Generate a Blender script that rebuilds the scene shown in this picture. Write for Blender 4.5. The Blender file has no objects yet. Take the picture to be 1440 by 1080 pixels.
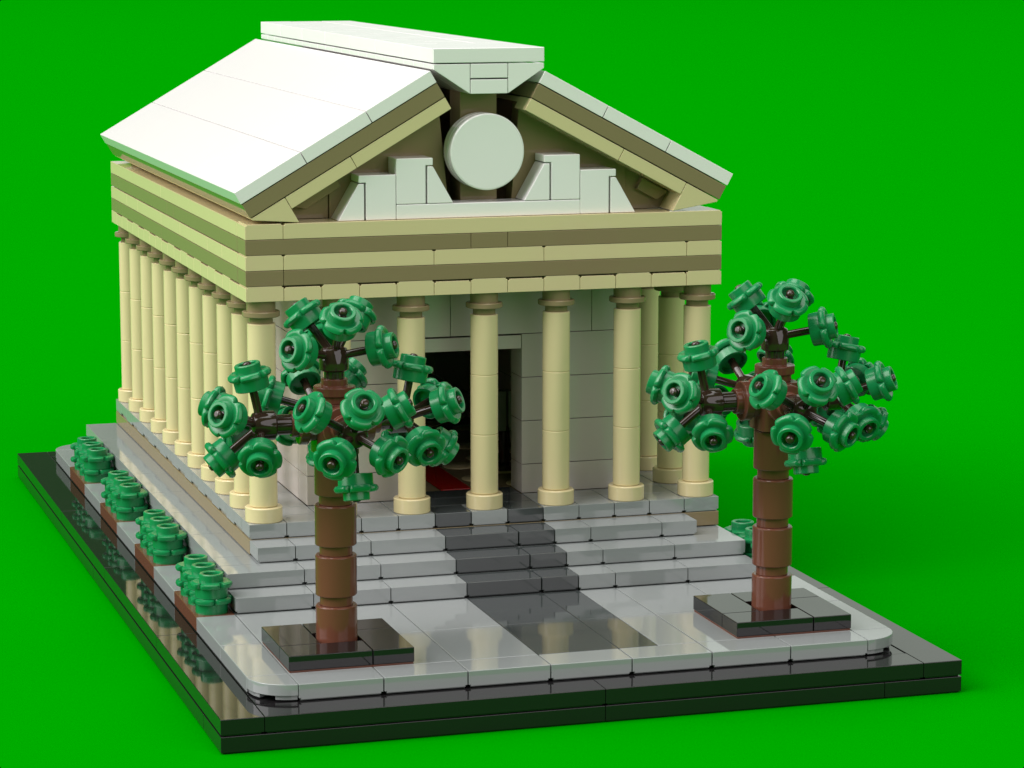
import bpy, bmesh, math, random
from mathutils import Vector, Matrix

S = bpy.context.scene
COL = S.collection
PI = math.pi
random.seed(7)

# ---------------------------------------------------------------- camera
cam_d = bpy.data.cameras.new('camera'); cam = bpy.data.objects.new('camera', cam_d); COL.objects.link(cam)
cam.location = (-12.0490, -61.2702, 18.2615)
AZ, EL = 0.2975949, -0.1586273
cam.rotation_euler = (PI / 2 + EL, 0, -AZ)
cam_d.sensor_width = 36; cam_d.lens = 4078.0 / 1440 * 36
cam_d.clip_start = 1; cam_d.clip_end = 20000
S.camera = cam

# ---------------------------------------------------------------- world, lamps, exposure
W = bpy.data.worlds.new('World'); S.world = W; W.use_nodes = True
bg = W.node_tree.nodes['Background']
bg.inputs[0].default_value = (0.025, 0.10, 0.022, 1); bg.inputs[1].default_value = 1.0

def lamp(name, az, el, dist, size, energy, color, height=None):
    """large studio lamp, az measured from +y towards +x, at elevation el, aimed at the model"""
    d = bpy.data.lights.new(name, 'AREA'); d.shape = 'RECTANGLE' if height else 'DISK'; d.size = size
    if height: d.size_y = height
    d.energy = energy * 4 * dist * dist * PI; d.color = color
    o = bpy.data.objects.new(name, d); COL.objects.link(o)
    a, e = math.radians(az), math.radians(el)
    v = Vector((math.sin(a) * math.cos(e), math.cos(a) * math.cos(e), math.sin(e)))
    o.location = v * dist + Vector((9, 16, 5))
    o.rotation_euler = v.to_track_quat('Z', 'Y').to_euler()
    return o
lamp('key_lamp', -98, 50, 3000, 2800, 0.90, (1.0, 0.96, 0.95))
lamp('left_lamp', -84, 21, 3000, 2900, 0.62, (1.0, 0.92, 0.96))
lamp('top_lamp', 0, 86, 3000, 2600, 0.42, (1.0, 0.97, 0.97))
lamp('front_lamp', 158, 27, 3000, 3300, 0.45, (1.0, 0.90, 0.96))
lamp('back_lamp', 46, 26, 3000, 3100, 0.13, (1.0, 1.0, 0.98))
lamp('horizon_lamp', 10, 3.6, 3000, 1700, 0.011, (1.0, 1.0, 0.97), 350)

S.view_settings.view_transform = 'Standard'; S.view_settings.look = 'None'
S.view_settings.exposure = 0; S.view_settings.gamma = 1
S.view_settings.use_curve_mapping = False
S.render.engine = 'CYCLES'
S.cycles.max_bounces = 8

# ---------------------------------------------------------------- materials
def plastic(name, col, rough=0.055, spec=0.5, wave=0.0008, mottling=0.012, ior=1.55):
    m = bpy.data.materials.new(name); m.use_nodes = True
    nt = m.node_tree; b = nt.nodes['Principled BSDF']
    tc = nt.nodes.new('ShaderNodeTexCoord')
    n1 = nt.nodes.new('ShaderNodeTexNoise'); n1.inputs['Scale'].default_value = 1.1; n1.inputs['Detail'].default_value = 3
    nt.links.new(tc.outputs['Object'], n1.inputs['Vector'])
    mr = nt.nodes.new('ShaderNodeMapRange'); mr.inputs['To Min'].default_value = rough * 0.95; mr.inputs['To Max'].default_value = rough * 1.08
    nt.links.new(n1.outputs['Fac'], mr.inputs['Value']); nt.links.new(mr.outputs[0], b.inputs['Roughness'])
    mx = nt.nodes.new('ShaderNodeMix'); mx.data_type = 'RGBA'
    mx.inputs['A'].default_value = (*[c * (1 - mottling) for c in col], 1)
    mx.inputs['B'].default_value = (*[min(1, c * (1 + mottling)) for c in col], 1)
    nt.links.new(n1.outputs['Fac'], mx.inputs['Factor']); nt.links.new(mx.outputs['Result'], b.inputs['Base Color'])
    n2 = nt.nodes.new('ShaderNodeTexNoise'); n2.inputs['Scale'].default_value = 1.7; n2.inputs['Detail'].default_value = 1
    nt.links.new(tc.outputs['Object'], n2.inputs['Vector'])
    bp = nt.nodes.new('ShaderNodeBump'); bp.inputs['Strength'].default_value = 1; bp.inputs['Distance'].default_value = wave
    nt.links.new(n2.outputs['Fac'], bp.inputs['Height']); nt.links.new(bp.outputs[0], b.inputs['Normal'])
    b.inputs['Specular IOR Level'].default_value = spec; b.inputs['IOR'].default_value = ior
    return m

M = dict(
    white=plastic('white_plastic', (0.89, 0.85, 0.86), spec=0.3),
    light=plastic('light_grey_plastic', (0.28, 0.30, 0.30), ior=1.7),
    wall=plastic('lifted_wall_grey_plastic', (0.52, 0.475, 0.44), rough=0.14),  # light grey plastic, colour lightened and warmed to offset porch shade and green bounce
    dark=plastic('dark_grey_plastic', (0.053, 0.061, 0.062), ior=1.65),
    tan=plastic('tan_plastic', (0.69, 0.58, 0.335), spec=0.33),
    dtan=plastic('dark_tan_plastic', (0.255, 0.198, 0.108), spec=0.16),
    black=plastic('black_plastic', (0.011, 0.010, 0.011), rough=0.045, wave=0.0004, ior=1.5),
    brown=plastic('reddish_brown_plastic', (0.145, 0.052, 0.032), spec=0.28, rough=0.12),
    dbrown=plastic('dark_brown_plastic', (0.036, 0.021, 0.014)),
    green=plastic('green_plastic', (0.008, 0.21, 0.066), rough=0.24, spec=0.4),
    red=plastic('red_plastic', (0.42, 0.008, 0.008)),
    silver=plastic('pale_grey_plastic', (0.30, 0.30, 0.29), rough=0.25),
)
def groundmat():
    m = bpy.data.materials.new('green_paper'); m.use_nodes = True
    b = m.node_tree.nodes['Principled BSDF']
    b.inputs['Base Color'].default_value = (0.0, 0.245, 0.0, 1); b.inputs['Roughness'].default_value = 1
    b.inputs['Specular IOR Level'].default_value = 0.0
    return m
M['ground'] = groundmat()

# ---------------------------------------------------------------- helpers
def tag(o, label=None, cat=None, group=None, kind=None):
    if label: o['label'] = label
    if cat: o['category'] = cat
    if group: o['group'] = group
    if kind: o['kind'] = kind
    return o

class MB:
    def __init__(s): s.bm = bmesh.new()
    def box(s, x0, x1, y0, y1, z0, z1):
        vs = [s.bm.verts.new((x, y, z)) for z in (z0, z1) for x, y in ((x0, y0), (x1, y0), (x1, y1), (x0, y1))]
        for f in ((3, 2, 1, 0), (4, 5, 6, 7), (0, 1, 5, 4), (1, 2, 6, 5), (2, 3, 7, 6), (3, 0, 4, 7)):
            s.bm.faces.new([vs[i] for i in f])
        return s
    def tile(s, x0, x1, y0, y1, z0, z1, gr=0.035, g=0.010):
        """a tile: slightly smaller than its cell, with a groove round its foot"""
        s.box(x0 + g, x1 - g, y0 + g, y1 - g, z0 + gr, z1)
        i = 0.06
        s.box(x0 + i, x1 - i, y0 + i, y1 - i, z0 + 0.001, z0 + gr + 0.02)
        return s
    def ntile(s, x0, x1, y0, y1, z0, z1, gr=0.03, g=0.011, nw=0.05, nh=0.035, top=False):
        """a tile whose front corners are notched where it meets its neighbours"""
        a, b = x0 + g, x1 - g
        if top: P = [(a, z0 + gr), (b, z0 + gr), (b, z1 - nh), (b - nw, z1 - nh), (b - nw, z1), (a + nw, z1), (a + nw, z1 - nh), (a, z1 - nh)]
        else: P = [(a, z0 + gr + nh), (a + nw, z0 + gr + nh), (a + nw, z0 + gr), (b - nw, z0 + gr), (b - nw, z0 + gr + nh), (b, z0 + gr + nh), (b, z1), (a, z1)]
        s.prism(P, y0 + g, y1 - g)
        if not top: s.box(x0 + .06, x1 - .06, y0 + .06, y1 - .06, z0 + .001, z0 + gr + .02)
        return s
    def prism(s, poly, a, b, axis='y'):
        """polygon in (x,z) extruded along y, (x,y) along z, or (y,z) along x"""
        def P(p, t):
            return {'y': (p[0], t, p[1]), 'z': (p[0], p[1], t), 'x': (t, p[0], p[1])}[axis]
        A = [s.bm.verts.new(P(p, a)) for p in poly]; B = [s.bm.verts.new(P(p, b)) for p in poly]
        n = len(poly)
        fs = [s.bm.faces.new(A), s.bm.faces.new(B[::-1])]
        for i in range(n): fs.append(s.bm.faces.new((A[i], B[i], B[(i + 1) % n], A[(i + 1) % n])))
        bmesh.ops.recalc_face_normals(s.bm, faces=fs)
        return s
    def lathe(s, prof, seg=40, mat=None, rfun=None):
        """profile of (r, z), closed with caps where r = 0"""
        mat = mat or Matrix.Identity(4)
        rings = []
        for r, z in prof:
            if r < 1e-6: rings.append([s.bm.verts.new(mat @ Vector((0, 0, z)))])
            else: rings.append([s.bm.verts.new(mat @ Vector(((rfun(r, z, 2 * PI * k / seg) if rfun else r) * math.cos(2 * PI * k / seg),
                                                            (rfun(r, z, 2 * PI * k / seg) if rfun else r) * math.sin(2 * PI * k / seg), z))) for k in range(seg)])
        fs = []
        for A, B in zip(rings, rings[1:]):
            for k in range(seg):
                k2 = (k + 1) % seg
                if len(A) == 1 and len(B) == 1: continue
                if len(A) == 1: fs.append(s.bm.faces.new((A[0], B[k2], B[k])))
                elif len(B) == 1: fs.append(s.bm.faces.new((A[k], A[k2], B[0])))
                else: fs.append(s.bm.faces.new((A[k], A[k2], B[k2], B[k])))
        bmesh.ops.recalc_face_normals(s.bm, faces=fs)
        return s
    def build(s, name, mat, parent=None, bevel=0.022, segs=2, loc=None):
        me = bpy.data.meshes.new(name); s.bm.to_mesh(me); s.bm.free()
        for p in me.polygons: p.use_smooth = True
        me.materials.append(M[mat])
        o = bpy.data.objects.new(name, me); COL.objects.link(o)
        if bevel:
            md = o.modifiers.new('b', 'BEVEL'); md.width = bevel; md.segments = segs; md.limit_method = 'ANGLE'
            md.angle_limit = math.radians(35); md.harden_normals = True; md.use_clamp_overlap = True
            dg = bpy.context.evaluated_depsgraph_get()
            me2 = bpy.data.meshes.new_from_object(o.evaluated_get(dg), preserve_all_data_layers=True, depsgraph=dg)
            o.modifiers.clear(); o.data = me2; bpy.data.meshes.remove(me); me2.name = name
        else:
            me.set_sharp_from_angle(angle=math.radians(40))
        if parent: o.parent = parent
        if loc: o.location = loc
        return o

def empty(name, loc=(0, 0, 0)):
    o = bpy.data.objects.new(name, None); COL.objects.link(o); o.location = loc; o.empty_display_size = 0.5
    return o
def copy_tree(o, parent=None):
    c = o.copy(); COL.objects.link(c)
    if parent: c.parent = parent
    for ch in list(o.children): copy_tree(ch, c)
    return c

def cells(mb, xs, ys, z0, z1, skip=None, **k):
    for x0, x1 in zip(xs, xs[1:]):
        for y0, y1 in zip(ys, ys[1:]):
            if skip and skip((x0 + x1) / 2, (y0 + y1) / 2): continue
            mb.tile(x0, x1, y0, y1, z0, z1, **k)

# ---------------------------------------------------------------- ground
g = MB()
R = 6000
vs = [g.bm.verts.new(p) for p in ((-R, -R, 0), (R, -R, 0), (R, R, 0), (-R, R, 0))]
g.bm.faces.new(vs)
tag(g.build('ground', 'ground', bevel=0), kind='structure')

# ---------------------------------------------------------------- black base
base = empty('base', (9, 17, 0)); tag(base, 'wide flat black glossy plastic base, two layers thick, under the whole model', 'base')
def off(o):  # parts are modelled in world coordinates under an Empty
    o.matrix_parent_inverse = o.parent.matrix_basis.inverted(); return o
def part(mb, name, mat, parent, **k):
    return off(mb.build(name, mat, parent, **k))
b = MB()
for x0, x1 in ((0, 9), (9, 16), (16, 18)): b.tile(x0, x1, 0, 2, 0.0, 0.4, g=0.005)
for y0, y1 in ((2, 18), (18, 34)): b.tile(0, 18, y0, y1, 0.0, 0.4, g=0.005)
part(b, 'lower_layer', 'black', base, bevel=0.014)
b = MB()
for x0, x1 in ((1, 9), (9, 17)):
    b.tile(x0, x1, 0, 1, 0.4, 0.8, g=0.005, gr=0.045)
for y0, y1 in zip((0, 8, 16, 24, 34), (8, 16, 24, 34)):
    b.tile(0, 1, y0, y1, 0.4, 0.8, g=0.005, gr=0.045); b.tile(17, 18, y0, y1, 0.4, 0.8, g=0.005, gr=0.045)
b.tile(1, 17, 33, 34, 0.4, 0.8, g=0.005)
b.box(1.02, 16.98, 1.02, 32.98, 0.41, 0.79)
part(b, 'upper_layer', 'black', base, bevel=0.014)

# ---------------------------------------------------------------- pavement
p = MB()
SOIL = [(8, 11), (14, 17), (20, 23), (26, 29)]
def quarter(cx, cy, sx, sy):
    n = 14
    return [(cx, cy)] + [(cx + sx * math.cos(t * PI / 2 / n), cy + sy * math.sin(t * PI / 2 / n)) for t in range(n + 1)]
def is_dark(x, y): return 8 < x < 11 and 2 < y < 8
xs = [2, 4, 6, 8, 10, 11, 12, 14, 16]
xe = [2, 4, 6, 8, 10, 12, 14, 16]
for a_, b_ in zip(xe, xe[1:]): p.ntile(a_, b_, 1, 2, 0.8, 1.2); p.tile(a_, b_, 32, 33, 0.8, 1.2)
for a_, b_ in zip(xs, xs[1:]):
    for y0, y1 in ((2, 5), (5, 8)):
        if not is_dark((a_ + b_) / 2, 3): p.tile(a_, b_, y0, y1, 0.8, 1.2)
p.box(2.01, 15.99, 8.01, 31.99, 0.82, 1.17)
for y0, y1 in zip((2, 5, 8, 11, 14, 17, 20, 23, 26, 29, 32), (5, 8, 11, 14, 17, 20, 23, 26, 29, 32)):
    if (y0, y1) not in SOIL: p.tile(1, 2, y0, y1, 0.8, 1.2)
    if (y0, y1) != (8, 11): p.tile(16, 17, y0, y1, 0.8, 1.2)
for cx, cy, sx, sy in ((2, 2, -1, -1), (16, 2, 1, -1), (2, 32, -1, 1), (16, 32, 1, 1)):
    q = quarter(cx, cy, sx * .99, sy * .99)
    p.prism(q, 0.93, 1.2, 'z')
    # thin rim under the rounded lip, opened where the stud shows
    q2 = quarter(cx, cy, sx * .93, sy * .93)
    p.prism([q2[0]] + q2[1:7], 0.82, 0.93, 'z'); p.prism([q2[0]] + q2[10:], 0.82, 0.93, 'z')
pav = p.build('pavement', 'light', bevel=0.018); tag(pav, kind='structure')
p = MB()
for a_, b_ in ((8, 10), (10, 11)):
    for y0, y1 in ((2, 5), (5, 8)): p.tile(a_, b_, y0, y1, 0.8, 1.2, g=0.006)
o = p.build('path', 'dark', bevel=0.014); tag(o, kind='structure')

# ---------------------------------------------------------------- bushes
def petal(r, z, a):
    if r < 0.425: return r
    c = abs(math.cos(2.5 * a))
    return 0.40 + (r - 0.40) * min(1.0, (c * 2.5) ** 0.75)
def leaf_profile(h=0.37):
    # body, petal collar, short open tube
    return [(0.0, 0.03), (0.33, 0.03), (0.33, 0.0), (0.405, 0.0), (0.41, h - 0.15), (0.46, h - 0.15), (0.51, h - 0.13), (0.53, h - 0.08), (0.52, h - 0.03),
            (0.47, h), (0.42, h + .005), (0.36, h), (0.305, h + .005), (0.305, h + 0.175), (0.285, h + 0.195), (0.225, h + 0.195), (0.20, h + 0.175), (0.20, h + 0.04), (0, h + 0.04)]
def bush(y0, x0=1.0, label=''):
    t = empty('bush', (x0 + .5, y0 + 1.5, 0.8))
    tag(t, label, 'bush', 'low bushes along the edges of the pavement')
    s_ = MB(); s_.tile(x0, x0 + 1, y0, y0 + 3, 0.8, 1.2); part(s_, 'soil_tile', 'brown', t, bevel=0.018)
    for k in range(3):
        st = MB()
        for j in range(2):
            mt = Matrix.Translation((x0 + .5, y0 + .5 + k, 1.2 + 0.4 * j)) @ Matrix.Rotation(math.radians(18 + 7 * ((k * 5 + j * 3) % 4)), 4, 'Z')
            st.lathe(leaf_profile(0.39), 60, mt, petal)
        part(st, 'leaf_stack', 'green', t, bevel=0)
    return t
bush(8, 1, 'green bush nearest the front left corner of the pavement, beside the lowest step')
bush(14, 1, 'second green bush from the front along the left edge of the pavement')
bush(20, 1, 'third green bush from the front along the left edge of the pavement')
bush(26, 1, 'farthest green bush on the left edge, by the back left corner')
bush(8, 16, 'green bush on the right side, half hidden behind the right tree trunk')

# ---------------------------------------------------------------- temple
temple = empty('temple', (9.5, 21.5, 1.2))
tag(temple, 'tan and white classical temple with a colonnade, pediment and white gabled roof', 'temple')

def dash(x): return 8 < x < 11
for k, (zb, yf, xl, xr, seams) in enumerate(((1.2, 8, 2, 16, [2, 4, 6, 8, 10, 11, 12, 14, 16]),
                                            (1.6, 9, 2, 16, [2, 4, 6, 8, 10, 11, 12, 14, 16]),
                                            (2.0, 10, 3, 15, [3, 4, 6, 8, 10, 11, 12, 14, 15]))):
    l = MB(); d = MB()
    for a_, b_ in zip(seams, seams[1:]):
        (d if dash((a_ + b_) / 2) else l).ntile(a_, b_, yf, yf + 1, zb, zb + .4)
    if k == 0: l.box(2.05, 15.95, 9.01, 31.98, 1.22, 1.59)
    if k == 1:
        for y0, y1 in zip((10, 11, 14, 17, 20, 23, 26, 29, 32), (11, 14, 17, 20, 23, 26, 29, 32)): l.tile(2, 3, y0, y1, 1.6, 2.0, gr=0.045)
        l.box(3.01, 15.99, 10.01, 31.98, 1.61, 1.99)
    l.box(seams[0] + .2, seams[-1] - .2, yf + .2, yf + .8, zb + .002, zb + .012)
    st = part(l, 'step', 'light', temple, bevel=0.024)
    dd = d.build('path_tile', 'dark', st, bevel=0.024); off(dd); dd.matrix_parent_inverse = Matrix.Identity(4)

def sub(mb, name, mat, parent, **k):
    """a sub-part: its part sits at the world origin in its own mesh coordinates"""
    o = mb.build(name, mat, parent, **k); o.matrix_parent_inverse = Matrix.Identity(4); return o

# platform
l = MB(); d = MB()
for i in range(3, 16):
    (d if i in (8, 10) else l).ntile(i, i + 1, 11, 12, 2.4, 2.8)
for j in range(12, 32):
    gr = 0.03 if j % 2 else 0.10
    l.tile(3, 4, j, j + 1, 2.4, 2.8, gr=gr); l.tile(15, 16, j, j + 1, 2.4, 2.8, gr=gr)
xs = [4, 5, 7, 8, 10, 11, 13, 15]
for a_, b_ in zip(xs, xs[1:]):
    for y0, y1 in ((12, 13),): (d if dash((a_ + b_) / 2) else l).tile(a_, b_, y0, y1, 2.4, 2.8)
d.tile(8, 10, 13, 14, 2.4, 2.8); d.tile(10, 11, 13, 14, 2.4, 2.8)
for y0, y1 in zip(range(13, 32, 2), range(15, 34, 2)):
    l.tile(4, 5, y0, min(y1, 32), 2.4, 2.8); l.tile(14, 15, y0, min(y1, 32), 2.4, 2.8)
l.tile(5, 14, 30, 32, 2.4, 2.8)
l.box(3.2, 15.8, 11.2, 12.2, 2.402, 2.412)
plat = part(l, 'platform', 'light', temple, bevel=0.02)
sub(d, 'path_tile', 'dark', plat, bevel=0.02)
pl = MB()
for y0, y1 in ((11, 13), (13, 21), (21, 22), (22, 32)): pl.tile(3, 16, y0, y1, 2.0, 2.4, gr=0.02, g=0.004)
sub(pl, 'plinth', 'dtan', plat, bevel=0.014)

# room behind the columns: walls in 1.2-high courses, doorway x 8..11
ZC = [2.8, 3.6, 4.8, 6.0, 7.2, 8.4, 8.6]
w = MB()
def course_wall(mb, x0, x1, y0, y1, joints, along):
    for k, (a_, b_) in enumerate(zip(ZC, ZC[1:])):
        js = joints[k % len(joints)]
        for j0, j1 in zip(js, js[1:]):
            if along == 'x': mb.box(j0 + .004, j1 - .004, y0, y1, a_ + .008, b_ - .008)
            else: mb.box(x0, x1, j0 + .004, j1 - .004, a_ + .008, b_ - .008)
# front wall
for k, (a_, b_) in enumerate(zip(ZC, ZC[1:])):
    if a_ < 7.2:
        for j0, j1 in ((5, 8), (11, 14)):
            w.box(j0 + .007, j1 - .007, 13, 14, a_ + .008, b_ - .008)
    else:
        js = [5, 7, 10, 13, 14] if k % 2 else [5, 6, 9, 12, 14]
        if a_ >= 8.4: js = [5, 14]
        else: js = [5, 6, 9, 13, 14]
        for j0, j1 in zip(js, js[1:]): w.box(j0 + .007, j1 - .007, 13, 14, a_ + .008, b_ - .008)
js1 = [14, 17, 21, 25, 29]; js2 = [14, 19, 23, 27, 29]
course_wall(w, 5, 6, 0, 0, [js1, js2], 'y'); course_wall(w, 13, 14, 0, 0, [js2, js1], 'y')
course_wall(w, 0, 0, 29, 30, [[5, 9, 14]], 'x')
wl = part(w, 'wall', 'wall', temple, bevel=0.012)
lt = MB(); lt.box(8.0, 10.992, 13.0, 13.95, 6.8, 7.165); sub(lt, 'lintel', 'wall', wl, bevel=0.014)
# inner floor, mosaic of dark tan and tan round tiles
f = MB(); f.box(6, 13, 14.0, 29, 2.4, 2.77)
inf = part(f, 'inner_floor', 'dtan', temple, bevel=0)
f = MB()
for i in range(6, 13):
    for j in range(14, 28):
        if (i + j) % 2 and i != 9:
            f.lathe([(0, 2.77), (.47, 2.77), (.47, 2.79), (.45, 2.80), (0, 2.80)], 28, Matrix.Translation((i + .5, j + .5, 0)))
sub(f, 'round_tile', 'tan', inf, bevel=0)['kind'] = 'stuff'
f = MB(); f.tile(9.0, 9.9, 14.02, 28, 2.772, 2.81, gr=0.005)
o = f.build('carpet', 'red', bevel=0.01); tag(o, 'long narrow red carpet running in from the dark doorway', 'carpet')
f = MB(); f.box(11.3, 11.9, 16.2, 17.0, 4.0, 5.15); f.box(11.4, 11.8, 16.3, 16.9, 2.79, 4.0)
f2 = empty('display_stand', (11.6, 16.6, 2.8)); tag(f2, 'pale grey stand in the dark room just inside the doorway on the right', 'stand')
f = MB()
for x0 in (11.25, 11.62): f.box(x0, x0 + .3, 16.2, 16.6, 3.95, 5.1)
part(f, 'panel', 'silver', f2, bevel=0.03)
f = MB(); f.lathe([(0, 2.79), (.4, 2.79), (.4, 2.95), (.15, 3.0), (.15, 3.9), (.4, 3.95), (.4, 4.05), (0, 4.05)], 28, Matrix.Translation((11.6, 16.6, 0)))
part(f, 'pedestal', 'dbrown', f2, bevel=0.01)

# columns
def seg_prof(r, z0, z1, c=0.02): return [(0, z0), (r - c, z0), (r, z0 + c), (r, z1 - c), (r - c, z1), (0, z1)]
sh = MB()
for a_, b_ in ((3.2, 4.8), (4.8, 6.4), (6.4, 8.0)): sh.lathe([(0, a_ - 2.8), (.35, a_ - 2.8), (.367, a_ - 2.78), (.367, b_ - 2.82), (.348, b_ - 2.8), (0, b_ - 2.8)], 48)
col0 = sh.build('column', 'tan', temple, bevel=0)
bs = MB(); bs.lathe([(0, 0.0), (.47, 0.0), (.49, .02), (.49, .37), (.465, .395), (0, .395)], 56)
bs.build('column_base', 'tan', col0, bevel=0)
cp = MB(); cp.lathe([(0, 5.19), (.30, 5.19), (.30, 5.37), (.47, 5.375), (.49, 5.395), (.49, 5.50), (.47, 5.52), (.375, 5.525), (.375, 5.80), (0, 5.80)], 56)
cp.build('capital', 'dtan', col0, bevel=0)
spots = [(3.5 + 2 * i, 11.5) for i in range(7)] + [(3.5, 13.5 + 2 * i) for i in range(10)] + [(15.5, 13.5 + 2 * i) for i in range(10)]
for i, (x, y) in enumerate(spots):
    c = col0 if i == 0 else copy_tree(col0, temple)
    c.matrix_parent_inverse = Matrix.Identity(4)
    c.location = Vector((x, y, 2.8)) - temple.location
# porch ceiling
c = MB(); c.box(3.4, 15.6, 11.4, 31.6, 8.62, 10.5)
ent = part(c, 'entablature', 'dtan', temple, bevel=0)

# entablature bands
def band(z, fx, sy, mat, name, dent=False):
    mb = MB()
    for i, (a_, b_) in enumerate(zip(fx, fx[1:])):
        gr = (0.012 if i % 2 == 0 else 0.012)
        top = z + .4 - (0 if (not dent or i % 2 == 0) else 0.035)
        if mat == 'tan': mb.ntile(a_, b_, 11, 12, z, top, gr=.006, g=.005, nw=.04, nh=.035, top=True)
        else: mb.box(a_ + .005, b_ - .005, 11, 12, z + .006, top - .004)
    for i, (a_, b_) in enumerate(zip(sy, sy[1:])):
        top = z + .4 - (0 if (not dent or i % 2) else 0.035)
        for x0, x1 in ((3, 4), (15, 16)):
            mb.box(x0, x1, a_ + .005, b_ - .005, z + .006, top - .004 - (0.02 if not dent and mat == 'tan' else 0))
    mb.box(4.01, 14.99, 31, 32, z + .006, z + .396)
    return sub(mb, name, mat, ent, bevel=0.012)
band(8.6, list(range(3, 17)), list(range(12, 33)), 'tan', 'dentil_band', True)
band(9.0, [3, 4, 16], [12, 23, 32], 'dtan', 'dark_band')
band(9.4, [3, 4, 8, 11, 15, 16], [12, 14, 16, 20, 23, 27, 29, 32], 'tan', 'middle_band')
band(9.8, [3, 9, 10, 16], [12, 21, 22, 32], 'dtan', 'dark_band')
band(10.2, [3, 4, 16], [12, 23, 32], 'tan', 'cornice')
s_ = MB()
for a_, b_ in ((4, 8), (8, 11), (11, 15)): s_.box(a_, b_, 12.0, 14, 10.5, 10.58)
sub(s_, 'ledge', 'dtan', ent, bevel=0.01)

# ---- pediment (front gable)
YF = 11.0
def frame(p0, p1, side):
    """local frame on the gable plane: u along the slope from eave to ridge, n outward normal"""
    u = Vector((p1[0] - p0[0], p1[1] - p0[1])); L = u.length; u /= L
    n = Vector((-u.y, u.x)) if side > 0 else Vector((u.y, -u.x))
    return Vector(p0), u, n, L
FL = frame((2.74, 11.42), (7.92, 14.44), 1)     # left slope
FR = frame((16.30, 11.56), (11.01, 14.39), -1)  # right slope
def Q(F, s, t): v_ = F[0] + F[1] * s - F[2] * t; return (v_.x, v_.y)   # s along the slope, t depth below the roof face
YB = 32.4
for F, side in ((FL, 'l'), (FR, 'r')):
    r = MB(); L = F[3]
    k = L / 3
    for i in range(3):
        s0, s1 = i * k + (0.011 if i else 0), (i + 1) * k - 0.011
        ys = [YF, 13.9, 17, 20.1, 23.2, 26.3, 29.4, YB]
        r.prism([Q(F, s0, 0), Q(F, s1, 0), Q(F, s1, .345), Q(F, s0, .345)], YF, YB)
    roof = part(r, 'roof_slope', 'white', temple, bevel=0.012)
    q = MB(); q.prism([Q(F, .02, .37), Q(F, L - .01, .37), Q(F, L - .01, .775), Q(F, .02, .775)], YF + .01, YB - .02)
    sub(q, 'under_layer', 'dtan', roof, bevel=0.012)
    q = MB()
    # lowest layer: eave wedge resting on the cornice, then two tan strips
    def on(zv, t):   # slope distance where depth t reaches height zv
        return (zv - F[0].y + F[2].y * t) / F[1].y
    s1 = 1.06
    q.prism([Q(F, max(.05, on(10.66, .80)), .80), Q(F, s1, .80), Q(F, s1, (Q(F, s1, 0)[1] - 10.62) / F[2].y), Q(F, max(.05, on(10.62, .86)), .86)], YF + .02, YB - .1)
    for a_, b_ in ((s1 + .012, s1 + 2.0), (s1 + 2.012, L - .01)):
        q.prism([Q(F, a_, .80), Q(F, b_, .80), Q(F, b_, 1.14), Q(F, a_, 1.14)], YF + .02, YF + 1.0)
    q.prism([Q(F, s1 + .02, .80), Q(F, L - .05, .80), Q(F, L - .05, .95), Q(F, s1 + .02, .95)], YF + 1.01, YB - .12)
    sub(q, 'raking_cornice', 'tan', roof, bevel=0.014)

# tympanum panels, one per side, leaning edges facing the middle pillar
def line_z(F, t, x): # height of the depth-t line at x
    a0 = Q(F, 0, t); a1 = Q(F, F[3], t)
    return a0[1] + (a1[1] - a0[1]) * (x - a0[0]) / (a1[0] - a0[0])
gb = MB()
gb.prism([(5.45, 10.6), (8.70, 10.6), (8.40, line_z(FL, .9, 8.3)), (8.2, line_z(FL, .9, 8.2)), (5.45, line_z(FL, .9, 5.45))], 12.0, 12.6)
gb.prism([(4.2, 10.6), (5.44, 10.6), (5.44, line_z(FL, .9, 5.43)), (4.2, line_z(FL, .9, 4.2))], 12.06, 12.6)
gb.prism([Q(FL, 1.10, 1.16), Q(FL, 2.6, 1.16), Q(FL, 2.6, 1.50), Q(FL, 1.5, 1.50)], 11.85, 12.07)
part(gb, 'gable_panel', 'dtan', temple, bevel=0.016)
gb = MB()
gb.prism([(10.37, 10.6), (13.6, 10.6), (13.6, line_z(FR, .9, 13.6)), (10.8, line_z(FR, .9, 10.8)), (10.62, line_z(FR, .9, 10.8))], 12.0, 12.6)
gb.prism([(13.61, 10.6), (14.9, 10.6), (14.9, line_z(FR, .9, 14.9)), (13.61, line_z(FR, .9, 13.62))], 12.06, 12.6)
gb.prism([Q(FR, 1.10, 1.16), Q(FR, 1.95, 1.16), Q(FR, 1.95, 1.50), Q(FR, 1.3, 1.50)], 11.85, 12.07)
part(gb, 'gable_panel', 'dtan', temple, bevel=0.016)
gb = MB(); gb.prism([(3.6, 10.6), (15.4, 10.6), (15.4, 11.0), (10.8, 13.4), (8.2, 13.4), (3.6, 10.9)], 31.3, 31.7)
part(gb, 'gable_panel', 'dtan', temple, bevel=0.016)
gb = MB(); gb.box(9.0, 10.0, 12.0, 13.0, 10.6, 14.5)
gable = part(gb, 'gable_pillar', 'dtan', temple, bevel=0.016)
m = MB()
mt = Matrix.Translation((9.5, 11.15, 12.3)) @ Matrix.Rotation(-PI / 2, 4, 'X')
m.lathe([(0, 0), (.965, 0), (1.0, .03), (1.0, .30), (.96, .315), (.96, .345), (1.0, .36), (1.0, .68), (.8, .70), (.8, .84), (0, .84)], 96, mt)
sub(m, 'medallion', 'white', gable, bevel=0)
m = MB()
Y0, Y1 = 11.15, 11.98
m.box(7.035, 12.045, Y0, Y1, 10.605, 10.985)
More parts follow.
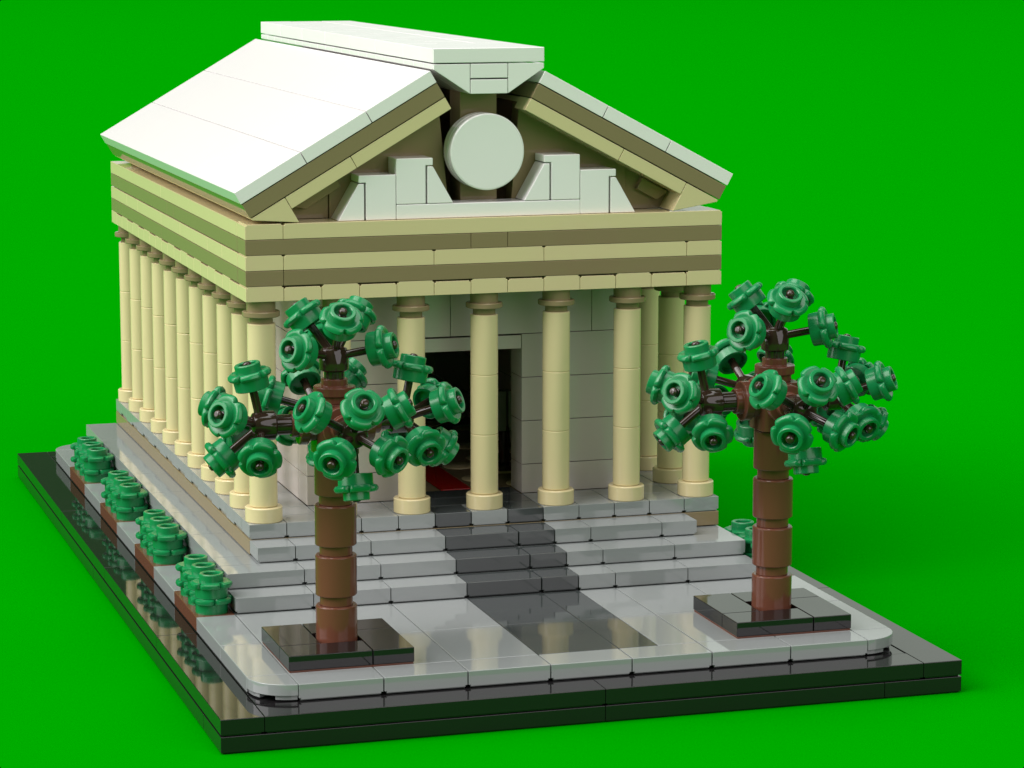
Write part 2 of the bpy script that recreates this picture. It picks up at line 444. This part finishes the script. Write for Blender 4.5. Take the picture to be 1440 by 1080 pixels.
for sgn in (1, -1):
    X = lambda x: 9.535 + sgn * (x - 9.535)
    m.prism([(X(5.48), 10.605), (X(6.18), 10.605), (X(6.18), 11.55), (X(6.03), 11.55)], Y0, Y1)
    m.prism([(X(6.225), 10.605), (X(7.025), 10.605), (X(7.025), 11.77), (X(6.03), 11.77), (X(6.03), 11.575), (X(6.225), 11.575)], Y0, Y1)
    m.prism([(X(7.035), 10.995), (X(7.825), 10.995), (X(7.825), 11.985), (X(8.02), 11.985), (X(8.02), 12.18), (X(7.035), 12.18)], Y0, Y1)
    m.prism([(X(7.87), 10.995), (X(8.57), 10.995), (X(8.02), 11.96), (X(7.87), 11.96)], Y0, Y1)
part(m, 'relief', 'white', temple, bevel=0.022)

# ---- ridge cap
r = MB()
r.box(8.0, 11.0, 11.0, 13.995, 14.625, 15.0)
for j in range(1, 7):
    y0 = 11 + 3 * j
    r.box(8.0, 8.975, y0 + .016, y0 + 2.984, 14.625, 15.0)
    r.box(10.025, 11.0, y0 + .016, y0 + 2.984, 14.625, 15.0)
ys = [14, 15.5, 18.5, 21.5, 24.5, 27.5, 30.5, 32]
for a_, b_ in zip(ys, ys[1:]): r.box(9.01, 9.99, a_ + .016, b_ - .016, 14.625, 14.995)
cap = part(r, 'ridge_cap', 'white', temple, bevel=0.02)
r = MB()
for j in range(21):
    y0 = 11 + j
    e0 = .012 if j % 2 else .004
    r.prism([(8.01, 14.595), (8.01, 14.46), (8.985, 13.82), (8.985, 14.595)], y0 + e0, y0 + 1 - e0)
    r.prism([(10.99, 14.595), (10.99, 14.46), (10.015, 13.82), (10.015, 14.595)], y0 + e0, y0 + 1 - e0)
for z0, z1 in ((13.82, 14.19), (14.225, 14.595)): r.box(9.0, 10.0, 11.0, 32, z0, z1)
sub(r, 'bracket', 'white', cap, bevel=0.016)

# ---------------------------------------------------------------- trees
TP = [1.7361, 6.7329, 8.2679, 1.3533, 0.6591, 1.5047, 1.5063]
PH = [1.579, 2.0901, -0.07, -1.044, -1.2741]
AX = [Vector(a) for a in ((0, 0, 1), (-1, 0, 0), (1, 0, 0), (0, -1, 0), (0, 1, 0))]
def make_tree():
    t = empty('tree', (3.5, 3.5, 1.2))
    k = MB()
    # trunk in local coordinates, foot at z = 0 (1.2 above the ground)
    for z0, z1 in ((0.0, 1.2), (1.2, 2.4), (2.4, 3.6), (3.6, 4.8)):
        lo = .23 if z0 else 0.0
        pr = [(0, z0)] + ([(.39, z0), (.39, z0 + lo)] if lo else []) + [(.475, z0 + lo), (.49, z0 + lo + .02), (.49, z1 - .03), (.465, z1), (0, z1)]
        k.lathe(pr, 48)
    n = 8
    sq = []
    for cx, cy, a0 in ((.30, .30, 0), (-.30, .30, 90), (-.30, -.30, 180), (.30, -.30, 270)):
        for i in range(n + 1):
            a = math.radians(a0 + 90 * i / n); sq.append((cx + .20 * math.cos(a), cy + .20 * math.sin(a)))
    k.prism(sq, 4.82, 6.0, 'z')
    for A in AX:
        rot = A.to_track_quat('Z', 'Y').to_matrix().to_4x4()
        if A.z > .5: mt = Matrix.Translation((0, 0, 6.0))
        else: mt = Matrix.Translation((0, 0, TP[1] - 1.2)) @ rot @ Matrix.Translation((0, 0, .49))
        # flanged round plate on each stud
        k.lathe([(0, 0), (.41, 0), (.41, .17), (.47, .175), (.49, .195), (.49, .375), (.47, .395), (.31, .40), (.31, .555), (.29, .57), (0, .57)], 44, mt)
    k.build('trunk', 'brown', t, bevel=0.02)
    # one leaf cluster and one branch mesh, then copies
    lf0 = None
    br0 = None
    for i, A in enumerate(AX):
        P = Vector((0, 0, TP[2] - 1.2)) if i == 0 else Vector((0, 0, TP[1] - 1.2)) + A * (1.62 if i == 2 else TP[0])
        u = Vector((1, 0, 0)) if i == 0 else Vector((0, 0, 1)); w_ = A.cross(u)
        # branch local frame: z along A, x along u, y along w
        Mx = Matrix((u, w_, A)).transposed().to_4x4()
        if Mx.determinant() < 0: raise Exception('frame')
        R_ = Mx @ Matrix.Rotation(PH[i], 4, 'Z')
        if br0 is None:
            bm_ = MB()
            # neck and six-sided hub with hollow front
            bm_.lathe([(0, -.75), (.24, -.75), (.24, -.30), (0, -.30)], 24)
            bm_.lathe([(0, -.33), (.29, -.33), (.345, -.29), (.345, .08), (.30, .20), (.22, .24), (0, .24)], 18)
            for q in range(6):
                th, L = (TP[3], TP[5]) if q % 2 == 0 else (TP[4], TP[6])
                an = q * PI / 3
                dv = Vector((math.sin(th) * math.cos(an), math.sin(th) * math.sin(an), math.cos(th)))
                rt = dv.to_track_quat('Z', 'Y').to_matrix().to_4x4()
                bm_.lathe([(0, .1), (.098, .1), (.098, L - .13), (.07, L - .12), (.07, L - .11), (.09, L - .08), (.105, L - .04), (.10, L + .0), (.07, L + .035), (0, L + .05)], 20, rt)
            br0 = bm_.build('branch', 'dbrown', t, bevel=0.02); br = br0
        else:
            br = br0.copy(); COL.objects.link(br); br.parent = t
        br.matrix_local = Matrix.Translation(P) @ R_
        for q in range(6):
            th, L = (TP[3], TP[5]) if q % 2 == 0 else (TP[4], TP[6])
            an = q * PI / 3
            dv = Vector((math.sin(th) * math.cos(an), math.sin(th) * math.sin(an), math.cos(th)))
            rt = dv.to_track_quat('Z', 'Y').to_matrix().to_4x4()
            if lf0 is None:
                lb = MB()
                h = .40
                # hollow body (open at the back), petal collar, open tube
                lb.lathe([(.10, .10), (.31, .10), (.32, 0.0), (.385, 0.0), (.40, .015), (0.41, h - 0.13), (0.455, h - 0.14), (0.49, h - 0.12), (0.515, h - 0.07), (0.50, h - 0.01), (0.455, h + 0.025), (0.40, h + 0.03), (0.36, h + .012),
                          (.305, h + .01), (.305, h + .19), (.285, h + .21), (.225, h + .21), (.205, h + .19), (.205, h + .03), (.10, h + .03), (.10, .10)], 60, None, petal)
                lf0 = lb.build('leaf', 'green', br, bevel=0); lf = lf0
            else:
                lf = lf0.copy(); COL.objects.link(lf); lf.parent = br
            lf.matrix_local = rt @ Matrix.Translation((0, 0, L - .61)) @ Matrix.Rotation(math.radians((i * 31 + q * 53) % 72), 4, 'Z')
    return t
tree = make_tree()
tag(tree, 'left tree, brown segmented trunk with round green leaf discs, standing before the left columns', 'tree', 'trees in the forecourt')
t2 = copy_tree(tree); t2.location = (14.5, 3.5, 1.2)
t2['label'] = 'right tree, brown segmented trunk with round green leaf discs, seen against the plain green background'

def planter(x, y, label):
    t = empty('planter', (x + 1.5, y + 1.5, 1.2)); tag(t, label, 'planter', 'black square tree planters')
    s_ = MB()
    for a_ in ((0, 2, 0, 1), (2, 3, 0, 2), (1, 3, 2, 3), (0, 1, 1, 3)):
        s_.tile(x + a_[0], x + a_[1], y + a_[2], y + a_[3], 1.235, 1.6, gr=0.015)
    part(s_, 'rim', 'black', t, bevel=0.016)
    s_ = MB(); s_.box(x + .03, x + 2.97, y + .03, y + 2.97, 1.201, 1.245); part(s_, 'soil', 'brown', t, bevel=0)
planter(2, 2, 'square black planter of four glossy tiles round the foot of the left tree')
planter(13, 2, 'square black planter of four glossy tiles round the foot of the right tree')
